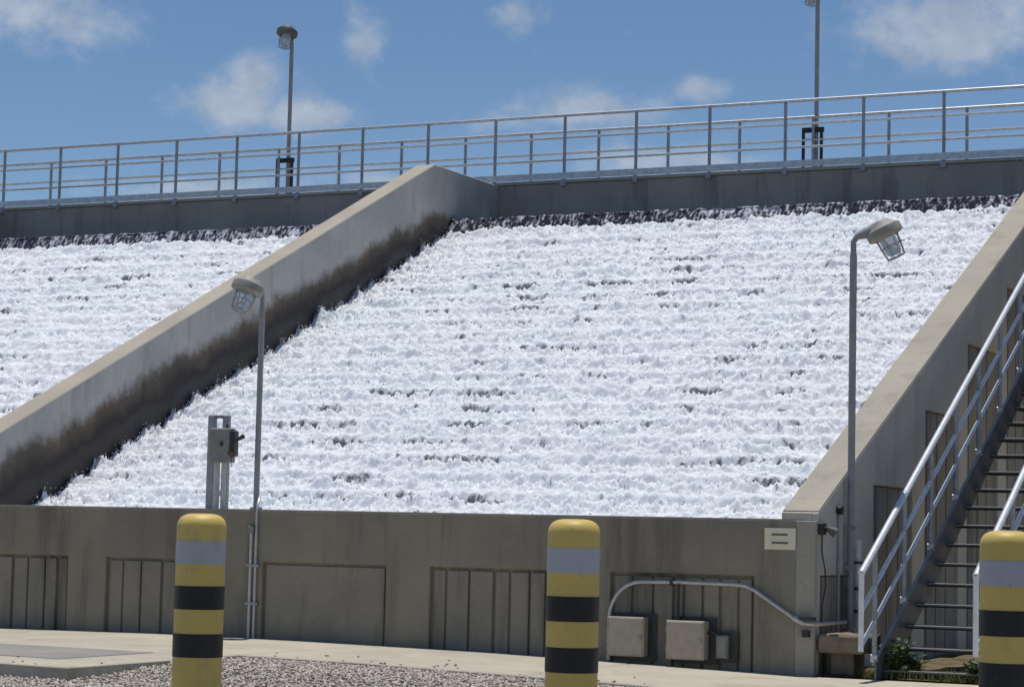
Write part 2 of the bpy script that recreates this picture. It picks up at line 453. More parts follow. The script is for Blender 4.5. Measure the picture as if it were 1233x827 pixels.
for a, b_ in ((-31, -22), (-22, -16.2), (-16.2, -13.2), (-13.2, -10.21)):
    part('slab', pave_slab('slab', a, b_ - .012, 13.97, 16.33, 'pavement_concrete'), 'pavement_concrete', pav, bevel=.008)
part('slab', pave_slab('slab', -6.0 + .01, -4.0, 18.712, 18.76, 'pavement_concrete', -.004), 'pavement_concrete', pav)
for (a, b_) in ((18.775, 23), (23, 28), (28, 33.2)):
    part('slab', MB().box(-4.30, 5, a, b_ - .012, -.15, -.002), 'pavement_concrete', pav, bevel=.008)  # unseen pale apron beyond the stair, added to bounce light onto the side wall
hp = single('concrete_patch', pave_slab('p', -14.9, -10.8, 14.65, 15.95, 'patch_concrete', .006, .05), 'patch_concrete', (-13, 15, .1), bevel=.003)
tag(hp, 'grey concrete cover patch let into the pale raised slab', 'cover patch')

# dirt strip under the stair
xs = np.linspace(-6.0, -4.31, 10); ys = np.linspace(18.76, 33.2, 60); SX, SY = np.meshgrid(xs, ys)
SZ = .012 + .03 * gnoise(SX * 2, SY * 2, 3) * (SY > 18.9)
tag(link('dirt_bed', grid_mesh('dirt_bed', SX, SY, np.maximum(SZ, .004), 'soil')), 'bare soil bed under the metal stair', 'soil', kind='structure')

# ------------------------------------------------------------------ front wall with recessed panels
PAN = [(-6.533 - 1.34 - 1.7975 * k, -6.533 - 1.7975 * k) for k in range(8)]     # right to left
PT = .835
fw = thing('basin_wall', 'low concrete wall with recessed ribbed panels along the pavement', 'wall', (-15, YW, 0))
D = .06
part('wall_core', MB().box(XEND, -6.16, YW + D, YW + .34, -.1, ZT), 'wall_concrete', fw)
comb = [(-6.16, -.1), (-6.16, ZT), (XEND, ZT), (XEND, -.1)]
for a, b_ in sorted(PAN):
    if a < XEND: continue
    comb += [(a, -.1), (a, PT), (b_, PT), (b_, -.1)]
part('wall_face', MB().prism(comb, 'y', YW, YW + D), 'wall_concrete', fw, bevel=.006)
part('coping', MB().box(XEND, -6.17, YW + .004, YW + .345, ZT, ZT + .012), 'cap_concrete', fw)
part('corner', MB().prism([(-6.16, YW), (-6.0136, YW + .075), (-6.0136, YW + .15), (-6.16, YW + .15)], 'z', -.1, ZT), 'cap_concrete', fw, bevel=.006)  # chamfer in the paler concrete, painting in the extra light it catches
RIBS = {0: [-7.67, -7.474, -7.279, -7.186, -7.009, -6.849, -6.682], 1: [-9.515, -9.277, -9.026, -8.868, -8.669, -8.51], 2: [],
        3: [-13.078, -12.863, -12.621, -12.40, -12.18], 4: [-14.82, -14.62, -14.414, -14.229, -14.015, -13.863]}
for k, (a, b_) in enumerate(PAN):
    if a < XEND: continue
    ribs = RIBS.get(k, [a + 1.34 * t for t in (.15, .32, .46, .63, .8)])
    pn = None
    xs_ = [a] + ribs + [b_]
    back = part('panel', MB().box(a, b_, YW + D - .006, YW + D + .002, -.1, PT), 'board_concrete', fw)
    for i in range(len(xs_) - 1):
        gl = .013 if i else .03; gr = .013 if i < len(xs_) - 2 else .03
        pr = (.020 + .014 * ((i * 7 + k * 3) % 3) / 2) if ribs else .024
        part('board', MB().box(xs_[i] + gl, xs_[i + 1] - gr, YW + D - .006 - pr, YW + D - .004, -.1, PT - .03), 'board_concrete', back, bevel=.005)

# ------------------------------------------------------------------ dividers and side wall
def prof_poly(y0, ztop0, zb=-.1):
    return [(y0, zb), (y0, ztop0), (YP, ZPK), (YF - .003, ZPK), (YF - .003, zb)]
def coping_z(y): return ZT + SL * (y - YW)
y0 = YW + .345
for (xa, xb, lab) in ((XD0, XD1, 'sloping concrete divider wall between the two foaming bays, wet and dark low down'),
                      (XL0, XL1, 'sloping concrete divider wall at the outer side of the second bay')):
    o = single('divider_wall', MB().prism(prof_poly(y0, coping_z(y0)), 'x', xa, xb), 'divider_concrete', ((xa + xb) / 2, y0, 0), bevel=.012)
    tag(o, lab, 'divider wall')
sw = thing('side_wall', 'sloping concrete side wall with pale coping beside the metal stair', 'side wall', ((XR0 + XR1) / 2, YW + .15, 0))
ys0 = YW + .152
def swpoly(y0): return [(y0, -.1), (y0, coping_z(y0)), (YP, ZPK), (YF - .003, ZPK), (YF - .003, -.1)]
part('wall_core', MB().prism(swpoly(ys0), 'x', XR0, XR1 - D), 'side_concrete', sw)
SP = [(18.93, 19.97, .85), (20.52, 21.86, 1.67), (22.31, 23.65, 2.47), (24.0, 25.4, 3.28), (25.8, 27.2, 4.08), (27.6, 29.0, 4.88), (29.4, 30.8, 5.6)]
poly = [(YF - .003, -.1), (YF - .003, ZPK), (YP, ZPK), (ys0, coping_z(ys0)), (ys0, -.1)]
for a, b_, z in SP: poly += [(a, -.1), (a, z), (b_, z), (b_, -.1)]
part('wall_face', MB().prism(poly, 'x', XR1 - D, XR1), 'side_concrete', sw, bevel=.006)
cp = MB().prism([(ys0 + .02, coping_z(ys0 + .02) + .001), (ys0 + .02, coping_z(ys0 + .02) + .012), (YP, ZPK + .012), (YF - .01, ZPK + .012), (YF - .01, ZPK + .001), (YP, ZPK + .001)], 'x', XR0 + .003, XR1 - .003)
part('coping', cp, 'cap_concrete', sw)
for k, (a, b_, z) in enumerate(SP):
    n = 7; w = (b_ - a) / n
    back = part('panel', MB().box(XR1 - D - .002, XR1 - D + .006, a, b_, -.1, z), 'side_board_concrete', sw)
    for i in range(n):
        part('board', MB().box(XR1 - D + .004, XR1 - D + .022 + .008 * (i % 2), a + w * i + .012, a + w * (i + 1) - .012, -.1, z - .012), 'side_board_concrete', back, bevel=.005)

# ------------------------------------------------------------------ walkway deck and head wall
dk = thing('walkway_bridge', 'dark concrete walkway bridge spanning the top of the cascade', 'walkway', (-14, YF, ZD))
part('fascia', MB().box(XEND, 6, YF, YF + .25, 5.82, ZD - .02), 'head_concrete', dk, bevel=.01)
part('deck_slab', MB().box(XEND, 6, YF - .03, YF + 1.45, ZD - .018, ZD + .035), 'cap_concrete', dk, bevel=.006)
part('fascia', MB().box(XEND, 6, YF + 1.15, YF + 1.40, 5.82, ZD - .02), 'head_concrete', dk)
# tank wall behind the stair
rw = thing('tank_wall', 'ribbed concrete tank wall in the shade behind the metal stair', 'wall', (-1, YF + .4, 0))
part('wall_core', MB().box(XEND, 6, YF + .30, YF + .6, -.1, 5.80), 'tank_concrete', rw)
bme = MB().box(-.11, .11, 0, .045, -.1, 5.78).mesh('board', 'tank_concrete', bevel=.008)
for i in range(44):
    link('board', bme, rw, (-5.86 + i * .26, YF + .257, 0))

# railings on the deck
X0, SPC = -26.1089, 1.2431
def deck_rail(lab, Y, toe):
    r = thing('deck_railing', lab, 'railing', (-14, Y, ZD))
    zt = ZD + 1.085; xl, xr = X0 - SPC * 4, X0 + SPC * 25
    part('top_rail', MB().tube([(xl, Y, zt), (xr, Y, zt)], .026, 10), 'galvanised', r, 40)
    for dz in (.72, .36): part('mid_rail', MB().tube([(xl, Y, ZD + dz), (xr, Y, ZD + dz)], .019, 8), 'galvanised', r, 40)
    if toe: part('toe_board', MB().box(xl, xr, Y - .045, Y - .037, ZD + .045, ZD + .15), 'galvanised', r)
    else: part('toe_board', MB().box(xl, xr, Y + .03, Y + .038, ZD + .045, ZD + .10), 'galvanised', r)
    pm = MB().tube([(0, 0, -.02), (0, 0, 1.085)], .026, 10).mesh('post', 'galvanised_dull', smooth=40)
    bk = MB().box(-.045, .045, -.050, .04, -.06, .05).mesh('bracket', 'galvanised_dull', bevel=.006)
    for i in range(-4, 26):
        x = X0 + SPC * i
        p_ = link('post', pm, r, (x, Y, ZD)); link('bracket', bk, p_, (x, Y, ZD - .012))
    return r
deck_rail('galvanised pipe railing along the cascade edge of the walkway', YF + .012, True)
deck_rail('galvanised pipe railing along the far edge of the walkway', YF + 1.40, False)

# ------------------------------------------------------------------ weir, cascade steps, water
RUN, RISE = .508, .22
def water_lin(y): return 1.38 + .433 * (y - 21.22)
def step_base(y):
    k = np.floor((y - 20.2) / RUN); t = (y - 20.2) / RUN - k
    return k, t
bays = [(XD1, XR0, 'main', 1), (XL1, XD0, 'second', 2)]
for xa, xb, nm, sd in bays:
    # concrete steps below the foam
    poly = [(19.06, -.1), (19.06, .22)]
    y, z = 19.3, .22
    while y < YWEIR:
        poly += [(y, z), (y, z + RISE)]; y += RUN; z += RISE
    poly += [(YWEIR + .1, z), (YWEIR + .1, -.1)]
    b = MB().prism(poly, 'x', xa + .002, xb - .002)
    o = single('cascade_steps', b, 'weir_concrete', ((xa + xb) / 2, 20, 0))
    tag(o, 'wet concrete steps under the white water of the %s' % ('bay beside the stair side wall' if sd == 1 else 'bay beyond the divider wall'), 'steps')
    o = single('weir_wall', MB().box(xa + .002, xb - .002, YWEIR, YWEIR + .22, 4.9, ZWEIR - .03), 'weir_concrete', ((xa + xb) / 2, YWEIR, 4.9), bevel=.02)
    tag(o, 'dark wet weir wall at the head of the %s' % ('bay beside the stair side wall' if sd == 1 else 'bay beyond the divider wall'), 'weir')
    res = .0205 if sd == 1 else .027
    xs = np.arange(xa + .004, xb, res); ys = np.arange(19.1, YWEIR + .01, res)
    X, Y = np.meshgrid(xs, ys)
    wob = .05 * gnoise(X * .9, Y * .8, sd) + .06 * gnoise(X * 4.1, Y * 2.2, sd + 3) + .035 * gnoise(X * 11, Y * 5, sd + 4)
    yy = Y + wob
    k, t = step_base(yy)
    base = water_lin(20.2 + k * RUN) + RISE * (.94 * sstep(.60, .97, t) + .06 * t) - .055
    splash = np.exp(-((t - .40) / .24) ** 2)
    edge = np.exp(-(X - xa) / .35) + np.exp(-(xb - X) / .35)
    n1 = np.abs(gnoise(X * 2.6, Y * 4.2, sd + 5)); n2 = np.abs(gnoise(X * 6.5, Y * 9.0, sd + 7)); n3 = np.abs(gnoise(X * 15, Y * 15, sd + 9))
    n4 = np.abs(gnoise(X * 24, Y * 24, sd + 17))
    lump = .055 * n1 + .066 * n2 + .058 * n3 + .046 * n4 + RNG.normal(0, .003, X.shape)
    Z = base + lump * (.60 + .75 * splash + .30 * edge) + .06 * splash * (1 + gnoise(X * 1.7, k * 3.7, sd + 13))
    Z -= .06 * np.exp(-(X - xa) / .45)
    Z += .05 * sstep(30.6, 31.3, Y)
    plume = np.clip(gnoise(k * 2.37, k * 0 + .5, sd + 61) + .25, 0, 1)
    Z += .17 * plume * splash * np.exp(-(X - xa) / .16) * (.5 + np.abs(gnoise(X * 14, Y * 14, sd + 63)))
    Z = np.maximum(Z, 1.10 + lump)
    # dark clear water shows in patches at thin lips; grey row lines paint in riser shade
    low = gnoise(X * .28, Y * .33, sd + 21); mid = gnoise(X * 1.5, k * 5.3 + Y * .6, sd + 23); fin = .6 * gnoise(X * 8, Y * 11, sd + 25) + .7 * gnoise(X * 19, Y * 23, sd + 26)
    lowb = sstep(31.0, 23.5, Y) * .22 + .04
    dark = low * .45 + mid * .55 + fin * .70 + lowb + .04
    band = np.exp(-((t - .72) / .22) ** 2)
    foam = 1.15 - sstep(.22, .80, dark) * band * (.80 + .5 * gnoise(X * 23, Y * 31, sd + 33)) - .42 * np.exp(-((t - .80) / .13) ** 2) * sstep(-.45, .45, mid + fin * .6)
    foam -= .30 * sstep(.30, .65, gnoise(X * 11, Y * 15, sd + 31)) * sstep(.0, .35, low + mid * .5 + .2)
    foam = np.clip(foam, 0, 1.15)
    o = link('cascade_water', grid_mesh('cascade_water', X, Y, Z, 'foam_water', True, foam))
    tag(o, 'white foaming water tumbling down the %s' % ('bay between divider and stair side wall' if sd == 1 else 'bay beyond the divider wall'), 'water', kind='structure')
    # nappe over the weir
    xs = np.arange(xa + .004, xb, .016); zs = np.linspace(5.58, ZWEIR + .0, 22)
    X2, Z2 = np.meshgrid(xs, zs); tt = (Z2 - zs[0]) / (zs[-1] - zs[0])
    Y2 = YWEIR - .04 - .14 * (1 - tt ** 2) - .022 * gnoise(X2 * 5, Z2 * 1.5, sd + 41) - .010 * gnoise(X2 * 21, Z2 * 3, sd + 43)
    Zj = Z2 + .02 * gnoise(X2 * 9, Z2 * 3, sd + 45) * tt
    a2 = .02 + .45 * gnoise(X2 * 10, Z2 * 3, sd + 47) + .70 * gnoise(X2 * 24, Z2 * 11, sd + 51) + .55 * gnoise(X2 * 31, Z2 * 30, sd + 53) + .35 * gnoise(X2 * .45, Z2 * .3, sd + 49) \
         + .34 * np.exp(-((X2 - xa - 5.6) / 2.6) ** 2) + .28 * sstep(.90, 1.0, tt) + .35 * sstep(.45, .1, tt)
    o = link('weir_water', grid_mesh('weir_water', X2, Y2, Zj, 'weir_sheet', True, np.clip(a2, -.3, 1.1)))
    tag(o, 'dark sheet of water spilling over the weir of the %s' % ('bay beside the stair side wall' if sd == 1 else 'bay beyond the divider wall'), 'water', kind='structure')
    xs = np.arange(xa + .004, xb, .05); ys2 = np.arange(YWEIR - .06, YF + .2, .06); X3, Y3 = np.meshgrid(xs, ys2)
    o = link('channel_water', grid_mesh('channel_water', X3, Y3, ZWEIR - .012 + .008 * gnoise(X3 * 6, Y3 * 6, sd), 'pool_water'))
    tag(o, 'flat dark water in the channel under the walkway, %s' % ('beside the stair side wall' if sd == 1 else 'beyond the divider wall'), 'water', kind='structure')
    # flying foam: small clots thrown above the surface
    N = 42000 if sd == 1 else 16000
    iy = RNG.integers(40, X.shape[0], N); ix = RNG.integers(0, X.shape[1], N)
    ne = N // 4
    ix[:ne] = np.minimum(RNG.exponential(9, ne).astype(int), X.shape[1] - 1)
    keep = RNG.random(N) < (.25 + .75 * splash[iy, ix]); iy, ix = iy[keep], ix[keep]
    keep = foam[iy, ix] > .55; iy, ix = iy[keep], ix[keep]; N = len(ix)
    ctr = np.stack([X[iy, ix], Y[iy, ix], Z[iy, ix]], -1) + RNG.normal(0, .008, (N, 3))
    ctr[:, 2] += RNG.exponential(.018, N) * (.5 + .9 * np.exp(-(ctr[:, 0] - xa) / .3))
    ctr[:, 0] = np.clip(ctr[:, 0], xa + .03, xb - .03)
    T = np.array([(1, 0, 0), (-1, 0, 0), (0, 1, 0), (0, -1, 0), (0, 0, 1), (0, 0, -1)], float)
    F = np.array([(0, 2, 4), (2, 1, 4), (1, 3, 4), (3, 0, 4), (2, 0, 5), (1, 2, 5), (3, 1, 5), (0, 3, 5)])
    size = RNG.uniform(.003, .010, (N, 1, 1))
    vs = ctr[:, None, :] + T[None] * size * RNG.uniform(.5, 1.5, (N, 6, 3)) + RNG.normal(0, .2, (N, 6, 3)) * size
    fs = (F[None] + (np.arange(N) * 6)[:, None, None]).reshape(-1, 3)
    me = bpy.data.meshes.new('spray')
    me.vertices.add(N * 6); me.vertices.foreach_set('co', vs.reshape(-1).astype(np.float32))
    me.loops.add(fs.size); me.loops.foreach_set('vertex_index', fs.ravel().astype(np.int32))
    me.polygons.add(len(fs)); me.polygons.foreach_set('loop_start', np.arange(0, fs.size, 3, dtype=np.int32)); me.polygons.foreach_set('loop_total', np.full(len(fs), 3, np.int32))
    me.update(calc_edges=True); me.polygons.foreach_set('use_smooth', [True] * len(fs)); me.materials.append(MATS['spray'])
    tag(link('spray', me), 'white spray and foam clots thrown up from the %s' % ('bay beside the stair side wall' if sd == 1 else 'bay beyond the divider wall'), 'spray', kind='stuff')

# ------------------------------------------------------------------ gravel stones
N = 52000
px = RNG.uniform(-12.5, -5.0, N); py = RNG.uniform(11.5, 16.36, N)
ok = ~((px < -10.20) & (py > 13.96)); px, py = px[ok], py[ok]; N = len(px)
pz = ground_z(px, py) + RNG.uniform(-.004, .012, N)
sx_ = RNG.uniform(-15, -5, 70); sy_ = np.where(sx_ < -10.2, 14.0 + RNG.exponential(.25, 70), 16.37 + RNG.exponential(.18, 70)); kp = sy_ < 18.4
px = np.concatenate([px, sx_[kp]]); py = np.concatenate([py, sy_[kp]]); pz = np.concatenate([pz, pave_z(sx_[kp]) + .006]); N = len(px)
size = RNG.uniform(.009, .021, (N, 1, 1))
T = np.array([(1, 0, 0), (-1, 0, 0), (0, 1, 0), (0, -1, 0), (0, 0, .75), (0, 0, -.7)], float)
th = RNG.uniform(0, 2 * np.pi, N); c, s_ = np.cos(th), np.sin(th)
TT = T[None] * RNG.uniform(.6, 1.4, (N, 6, 1)) + RNG.normal(0, .22, (N, 6, 3))
RX = TT[..., 0] * c[:, None] - TT[..., 1] * s_[:, None]; RY = TT[..., 0] * s_[:, None] + TT[..., 1] * c[:, None]
vs = np.stack([RX, RY, TT[..., 2]], -1) * size + np.stack([px, py, pz], -1)[:, None, :]
F = np.array([(0, 2, 4), (2, 1, 4), (1, 3, 4), (3, 0, 4), (2, 0, 5), (1, 2, 5), (3, 1, 5), (0, 3, 5)])
fs = (F[None] + (np.arange(N) * 6)[:, None, None]).reshape(-1, 3)
me = bpy.data.meshes.new('gravel')
me.vertices.add(N * 6); me.vertices.foreach_set('co', vs.reshape(-1).astype(np.float32))
me.loops.add(fs.size); me.loops.foreach_set('vertex_index', fs.ravel().astype(np.int32))
me.polygons.add(len(fs)); me.polygons.foreach_set('loop_start', np.arange(0, fs.size, 3, dtype=np.int32)); me.polygons.foreach_set('loop_total', np.full(len(fs), 3, np.int32))
me.update(calc_edges=True); me.materials.append(MATS['gravel_stone'])
at = me.attributes.new('tone', 'FLOAT', 'POINT'); at.data.foreach_set('value', np.repeat(np.clip(RNG.normal(.5, .25, N), 0, 1), 6).astype(np.float32))
tag(link('gravel_stones', me), 'loose tan and grey gravel stones beside the pavement', 'gravel', kind='stuff')

# ------------------------------------------------------------------ bollards
def bollard(loc, lab, H):
    x, y = loc; z0 = float(ground_z(np.array(x), np.array(y))) - .01
    r = thing('bollard', lab, 'bollard', (x, y, z0), 'striped bollards in front of the wall')
    R = .110; z1 = z0 + H
    prof = [(R, -.0), (R, H - .06)] + [(max(.001, R * math.cos(a) ** .5), H - .06 + .06 * math.sin(a)) for a in [math.pi / 2 * i / 12 for i in range(1, 13)]]
    part('sleeve', MB().lathe((x, y, z0), (0, 0, 1), prof, 32), 'bollard_yellow', r, 50)
    def band(a, b, mat, name):
        part(name, MB().lathe((x, y, z0), (0, 0, 1), [(R - .002, a), (R + .0022, a), (R + .0022, b), (R - .002, b)], 32), mat, r, 40)
    s = .1035
    band(H - .225, H - .122, 'bollard_reflective', 'reflective_band')
    for k in range(2):
        t = H - .322 - k * 2 * s * 1.02
        if t - s > .05: band(t - s, t, 'bollard_black', 'black_band')
    return r
bollard((-5.6465, 8.685), 'striped yellow bollard standing before the switch box stand', 1.235 + .02)
bollard((-3.8746, 8.806), 'striped yellow bollard standing beside the arched conduit and tan wall boxes', 1.218 + .045)
bollard((-2.1608, 9.293), 'striped yellow bollard standing before the foot of the metal stair', 1.208 + .045)

# ------------------------------------------------------------------ lamps
def lamp(name_lab, base, ztop, r, d, hood_mat, reach=.14, rise=.09, tilt=28, hs=1.0, group='pole lamps around the cascade'):
    x, y, z = base; d = Vector(d).normalized(); up = Vector((0, 0, 1))
    t = thing('lamp_post', name_lab, 'lamp', base, group)
    part('pole', MB().tube([(x, y, z), (x, y, ztop - .14)], r, 12), 'pole_grey', t, 40)
    part('base_flange', MB().tube([(x, y, z), (x, y, z + .02)], r * 2.2, 12), 'pole_grey', t, 40)
    p0 = Vector((x, y, ztop - .15)); r2 = r * .82
    hc = Vector((x, y, ztop)) + d * reach + up * rise
    part('arm', MB().tube([p0, Vector((x, y, ztop - .02)), Vector((x, y, ztop)) + d * .03 + up * .025, hc - d * .05 * hs], [r2, r2, r2 * 1.15, max(r2, .058 * hs)], 12), 'pole_grey', t, 40)
    ax = (d * math.sin(math.radians(tilt)) - up * math.cos(math.radians(tilt)))         # pointing down and out
    s = hs
    hood = [(.04 * s, -.075 * s), (.068 * s, -.07 * s), (.098 * s, -.04 * s), (.125 * s, -.018 * s), (.140 * s, -.012 * s), (.144 * s, .0), (.144 * s, .05 * s), (.138 * s, .056 * s), (.10 * s, .07 * s), (.08 * s, .06 * s), (.06 * s, .03 * s)]
    h = part('hood', MB().lathe(hc, ax, hood, 24), hood_mat, t, 35)
    part('globe', MB().lathe(hc, ax, [(.06 * s, .04 * s), (.068 * s, .07 * s), (.066 * s, .16 * s), (.058 * s, .20 * s), (.035 * s, .215 * s), (.001, .22 * s)], 20), 'glass_globe', t, 60)
    cg = MB(); a = ax.orthogonal().normalized(); b = ax.cross(a)
    for k in range(8):
        q = k * math.pi / 4; e = a * math.cos(q) + b * math.sin(q)
        cg.tube([hc + ax * .06 * s + e * .092 * s, hc + ax * .14 * s + e * .086 * s, hc + ax * .235 * s + e * .074 * s, hc + ax * .245 * s], .0042 * s, 5)
    for hh, rr in ((.14, .087), (.235, .075)):
        cg.tube([hc + ax * hh * s + (a * math.cos(q) + b * math.sin(q)) * rr * s for q in [2 * math.pi * i / 16 for i in range(17)]], .0042 * s, 5)
    part('guard', cg, 'galvanised_dull', t, 60)
    return t
# on the basin wall by the switch
l1 = lamp('grey pole lamp on the low wall beside the switch box stand', (-11.655, YW + .16, ZT + .012), 3.42, .028, (-.55, -.83, 0), 'lamp_hood', .15, .06, 20, 1.12)
# by the stair, strapped to the side wall face
XLP = -5.955
l2 = lamp('tall grey pole lamp strapped to the side wall by the metal stair', (XLP, 19.62, .36), 3.84, .033, (.93, .36, 0), 'lamp_hood', .26, .09, 27, 1.15)
for zz in (.9, 1.25): part('strap', MB().box(XR1, XLP + .045, 19.58, 19.66, zz, zz + .035), 'galvanised_dull', l2)
# deck lamps on the far railing
for (x, lab) in ((-20.98, 'lamp on the walkway above the bay beyond the divider wall'), (-11.165, 'lamp on the walkway above the bay beside the stair side wall')):
    yb = YF + 1.47
    t = lamp('dark pole ' + lab, (x, yb, ZD - .05), 9.95, .036, (-.25, -.97, 0), 'lamp_hood_dark', .12, .05, 14, 1.32)
    fb = MB()
    for sx in (-.20, .10): fb.box(x + sx - .022, x + sx + .022, yb - .06, yb - .02, ZD + .04, ZD + .84)
    fb.box(x - .22, x + .14, yb - .062, yb - .018, ZD + .84, ZD + .92)
    part('bracket', fb, 'black_metal', t)

# ------------------------------------------------------------------ switch box stand on the wall
sy = YW + .16
sb = thing('switch_stand', 'grey disconnect switch box on two steel struts atop the low wall', 'switch box', (-12.12, sy, ZT + .012))
zb = ZT + .012
part('strut', MB().box(-12.222, -12.145, sy - .02, sy + .03, zb, 2.235), 'galvanised_dull', sb, bevel=.004)
part('strut', MB().box(-12.075, -12.005, sy + .012, sy + .06, zb, 2.235), 'galvanised_dull', sb, bevel=.004)
part('cross_bar', MB().box(-12.145, -12.075, sy + .0, sy + .03, 2.205, 2.235), 'galvanised_dull', sb)
bx = part('box', MB().box(-12.115, -11.89, sy - .155, sy - .022, 1.77, 2.105), 'box_grey', sb, bevel=.012)
part('lid_seam', MB().box(-12.118, -11.887, sy - .10, sy - .094, 1.773, 2.102), 'dark_plastic', bx)
part('conduit', MB().tube([(-11.98, sy - .08, zb), (-11.98, sy - .08, 1.775)], .022, 8), 'conduit_grey', sb, 40)
part('conduit', MB().tube([(-12.08, sy - .05, zb), (-12.08, sy - .05, 1.775)], .03, 8), 'conduit_grey', sb, 40)
sk = part('operator', MB().box(-11.902, -11.84, sy - .14, sy - .05, 1.83, 2.08), 'dark_plastic', sb, bevel=.01)
part('handle', MB().tube([(-11.85, sy - .12, 1.96), (-11.80, sy - .13, 1.995), (-11.735, sy - .14, 2.025)], [.017, .017, .024], 8), 'dark_plastic', sk, 40)
part('knob', MB().lathe((-11.865, sy - .14, 1.86), (0, -1, 0), [(.02, 0), (.024, .03), (.001, .035)], 10), 'red_plastic', sk, 40)
part('knob', MB().tube([(-11.95, sy - .09, 2.10), (-11.95, sy - .09, 2.14)], .014, 8), 'dark_plastic', sb, 40)
part('latch', MB().box(-11.985, -11.955, sy - .166, sy - .153, 1.93, 1.97), 'dark_plastic', bx)

# conduits down the wall below the lamp
cd = thing('conduit_run', 'pair of vertical conduits strapped to the wall below the lamp by the switch box', 'conduit', (-11.58, YW - .02, .1))
part('pipe', MB().tube([(-11.585, YW - .022, .1), (-11.585, YW - .022, 1.10)], .015, 8), 'conduit_grey', cd, 40)
part('pipe', MB().tube([(-11.53, YW - .022, .1), (-11.53, YW - .022, 1.28), (-11.535, YW - .01, 1.36), (-11.555, YW + .05, 1.42), (-11.59, YW + .12, 1.45)], .013, 8), 'conduit_grey', cd, 40)
part('fitting', MB().box(-11.615, -11.555, YW - .045, YW - .002, 1.10, 1.17), 'box_grey', cd, bevel=.006)
for zz in (.42, .78): part('strap', MB().box(-11.625, -11.49, YW - .04, YW - .001, zz, zz + .025), 'galvanised_dull', cd)

# ------------------------------------------------------------------ arched conduit and boxes on the wall
yc = YW - .035
pts = [(-7.863, yc, .06), (-7.863, yc, .42)] + [(-7.863 + .30 * (1 - math.cos(a)), yc, .42 + .335 * math.sin(a)) for a in [math.pi / 2 * i / 7 for i in range(1, 8)]]
pts += [(-7.2, yc, .762), (-6.70, yc, .757), (-6.60, yc, .748), (-6.52, yc, .715), (-6.14, yc, .475), (-6.07, yc + .0, .445), (-5.99, yc + .03, .44), (-5.975, yc + .09, .44), (-5.972, 19.55, .44)]
ac = thing('conduit_arch', 'pale conduit arching over the wall boxes and sloping to the wall corner', 'conduit', (-7.0, yc, .3))
part('pipe', MB().tube(pts, .0175, 10), 'conduit_grey', ac, 60)
part('coupling', MB().tube([(-6.16, yc, .488), (-6.06, yc, .441)], .026, 10), 'conduit_grey', ac, 40)
part('strap', MB().box(-7.29, -7.26, yc - .022, YW - .0, .73, .79), 'dark_plastic', ac)
part('strap', MB().box(-6.11, -5.985, yc - .02, YW + .03, .47, .50), 'dark_plastic', ac)
part('strap', MB().box(-6.085, -6.03, yc - .01, YW + .02, .33, .39), 'dark_plastic', ac)
def wallbox(x0, x1, z0, z1, dep, lab, mat='box_tan', name='junction_box', stub=True):
    t = thing(name, lab, 'electrical box', ((x0 + x1) / 2, YW, z0))
    part('enclosure', MB().box(x0, x1, YW - dep, YW - .001, z0, z1), mat, t, bevel=.008)
    part('door', MB().box(x0 + .012, x1 - .012, YW - dep - .008, YW - dep + .001, z0 + .012, z1 - .012), mat, t, bevel=.003)
    if x1 - x0 > .2:
        for zz in (z0 + .06, z1 - .10): part('hinge', MB().tube([(x0 + .008, YW - dep - .006, zz), (x0 + .008, YW - dep - .006, zz + .045)], .007, 8), 'galvanised_dull', t, 40)
        part('latch', MB().box(x1 - .04, x1 - .022, YW - dep - .02, YW - dep - .007, (z0 + z1) / 2 - .02, (z0 + z1) / 2 + .02), 'galvanised_dull', t, bevel=.003)
    part('box_shadow_plate', MB().box(x0 + .02, x1 + .075, YW - .012, YW - .0015, z0 - .035, z1 + .03), 'dark_plastic', t)  # dark plate painting the box's shadow on the wall, widest to the right
    if stub: part('conduit_stub', MB().tube([((x0 + x1) / 2 - .1, YW - .05, z1 - .005), ((x0 + x1) / 2 - .1, YW - .05, .745)], .014, 8), 'dark_plastic', t, 40)
    return t
wallbox(-7.842, -7.50, .105, .45, .12, 'tan electrical box on the wall right under the curve of the arched conduit', stub=False)
wallbox(-7.284, -6.935, .10, .435, .14, 'tan electrical box fed by a dark conduit dropping from the arched conduit')
sbx = wallbox(-6.85, -6.745, .12, .32, .07, 'small grey electrical box beside the larger tan box', 'box_grey', stub=False)
part('cable', MB().tube([(-6.935, YW - .05, .33), (-6.89, YW - .06, .35), (-6.83, YW - .05, .31)], .012, 6), 'dark_plastic', sbx, 40)

# ------------------------------------------------------------------ sign
sg = thing('wall_sign', 'small cream sign with two short dark lines near the wall corner', 'sign', (-6.30, YW, 1.06))
part('plate', MB().box(-6.442, -6.163, YW - .008, YW - .001, 1.065, 1.25), 'sign_cream', sg, bevel=.002)
rr = random.Random(4)
for zc in (1.193, 1.123):
    lt = MB(); x = -6.375
    while x < -6.235:
        w = rr.uniform(.008, .013)
        lt.box(x, x + w, YW - .0095, YW - .0078, zc - .009, zc + .009); x += w + .003
    part('text_line', lt, 'sign_ink', sg)

